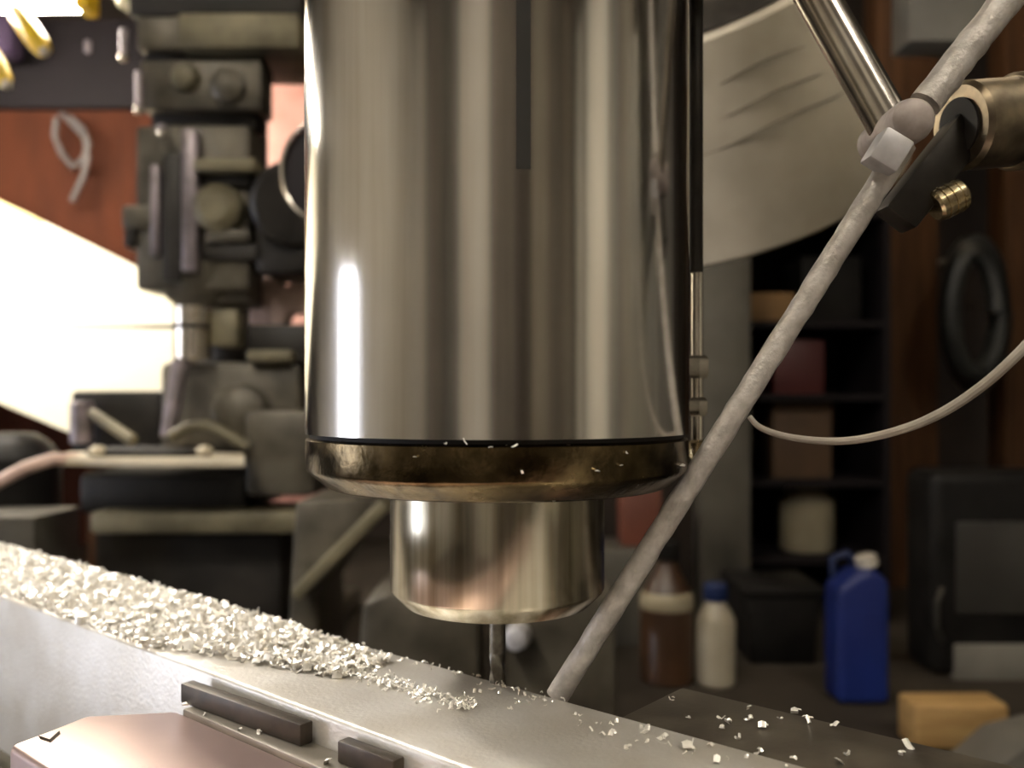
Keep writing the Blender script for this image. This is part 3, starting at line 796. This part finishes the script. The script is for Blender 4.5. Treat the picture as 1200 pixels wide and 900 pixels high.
# white bottle
Yb = 1.3
bx_ = at(843, 0, Yb).x
bt = thing('white_bottle', (bx_, Yb + .025, RBZ), 'white plastic bottle with blue cap on the bench', 'bottle')
h = at(0, 722, Yb).z - RBZ
MB().lathe([(.026, 0), (.029, .004), (.029, h * .9), (.024, h), (.016, h + .012), (.015, h + .02)], (bx_, Yb + .025, RBZ), seg=28).build('body', M['bottle'], bt)
MB().lathe([(.017, h + .018), (.018, h + .02), (.018, h + .04), (.015, h + .043)], (bx_, Yb + .025, RBZ), seg=24).build('cap', M['blue_dark'], bt)
# brown bottle
bx2 = at(784, 0, 1.32).x
bb = thing('brown_bottle', (bx2, 1.34, RBZ), 'squat brown bottle with pale label left of the white bottle', 'bottle')
h = at(0, 690, 1.32).z - RBZ
MB().lathe([(.036, 0), (.040, .004), (.040, h * .86), (.032, h), (.016, h + .03), (.014, h + .045)], (bx2, 1.34, RBZ), seg=28).build('body', M['amber'], bb)
MB().lathe([(.0404, h * .78), (.0410, h * .79), (.0400, h * .90), (.036, h * .955)], (bx2, 1.34, RBZ), seg=28, cap=(False, False)).build('label_band', M['jar'], bb)
MB().lathe([(.018, h + .04), (.019, h + .044), (.019, h + .065), (.016, h + .068)], (bx2, 1.34, RBZ), seg=20).build('cap', M['black_plastic'], bb)
# red things glimpsed right of the nose
o = MB().box(*pbox(728, 572, 775, 640, 1.55, .06)).build('red_carton', mat('red_carton', (112, 62, 44), .6, 0, (88, 46, 34), 12), bevel=.003)
props(o, 'reddish carton right of the spindle nose', 'carton')
o = MB().box((at(690, 0, 1.5).x, 1.52, RBZ), (at(790, 0, 1.5).x, 1.66, at(0, 641, 1.55).z)).build('grey_crate', M['steel_grey'], bevel=.004)
props(o, 'dim grey crate under the reddish carton', 'crate')
# black bin
a, b = at(872, 0, 1.42), at(964, 690, 1.42)
bn = thing('black_bin', ((a.x + b.x) / 2, 1.5, RBZ), 'black bin between white bottle and blue jug', 'bin')
MB().prism([Vector((a.x + .01, 1.42, RBZ)), Vector((b.x - .01, 1.42, RBZ)), Vector((b.x, 1.42, b.z)), Vector((a.x, 1.42, b.z))], (0, .14, 0)).build('body', M['black_plastic'], bn, bevel=.006)
MB().box((a.x - .004, 1.414, b.z - .012), (b.x + .004, 1.566, b.z + .002)).build('rim', M['black_plastic'], bn, bevel=.002)
# black device with screen
dv_ = thing('black_appliance', (at(1140, 0, 1.35).x, 1.42, RBZ), 'black boxy appliance with grey front panel right of the jug', 'appliance')
x0, x1 = at(1092, 0, 1.35).x, at(1290, 0, 1.35).x
zt_ = at(0, 552, 1.35).z
MB().box((x0, 1.35, RBZ + .0005), (x1, 1.45, zt_)).build('body', M['black_plastic'], dv_, bevel=.02, bseg=4)
MB().box(*pbox(1122, 612, 1260, 720, 1.345, .02)).build('window', M['screen'], dv_, bevel=.004)
MB().box(*pbox(1120, 756, 1260, 800, 1.343, .02)).build('lower_panel', M['label_grey'], dv_, bevel=.003)
MB().tube([at(1104, 690, 1.345), at(1098, 705, 1.33), at(1098, 735, 1.33), at(1104, 752, 1.345)], .004, 8).build('door_handle', M['screen'], dv_)
# wooden block
Yw = 1.07
bk = MB().box((at(1072, 0, Yw).x, Yw, RBZ), (at(1184, 0, Yw).x, Yw + .05, at(0, 826, Yw).z)).build('wooden_block', M['pale_wood'], bevel=.006, bseg=3)
props(bk, 'pale wooden block on the bench at lower right', 'wood block')
o = MB().prism([Vector((at(1130, 0, .98).x, .96, RBZ)), Vector((at(1260, 0, .98).x, .96, RBZ)), Vector((at(1260, 0, .98).x, .96, RBZ + .062)), Vector((at(1185, 0, .98).x, .96, RBZ + .045))], (0, .08, 0)).build('grey_wedge', M['label_grey'], bevel=.003)
props(o, 'pale grey wedge in the lower right corner', 'wedge')
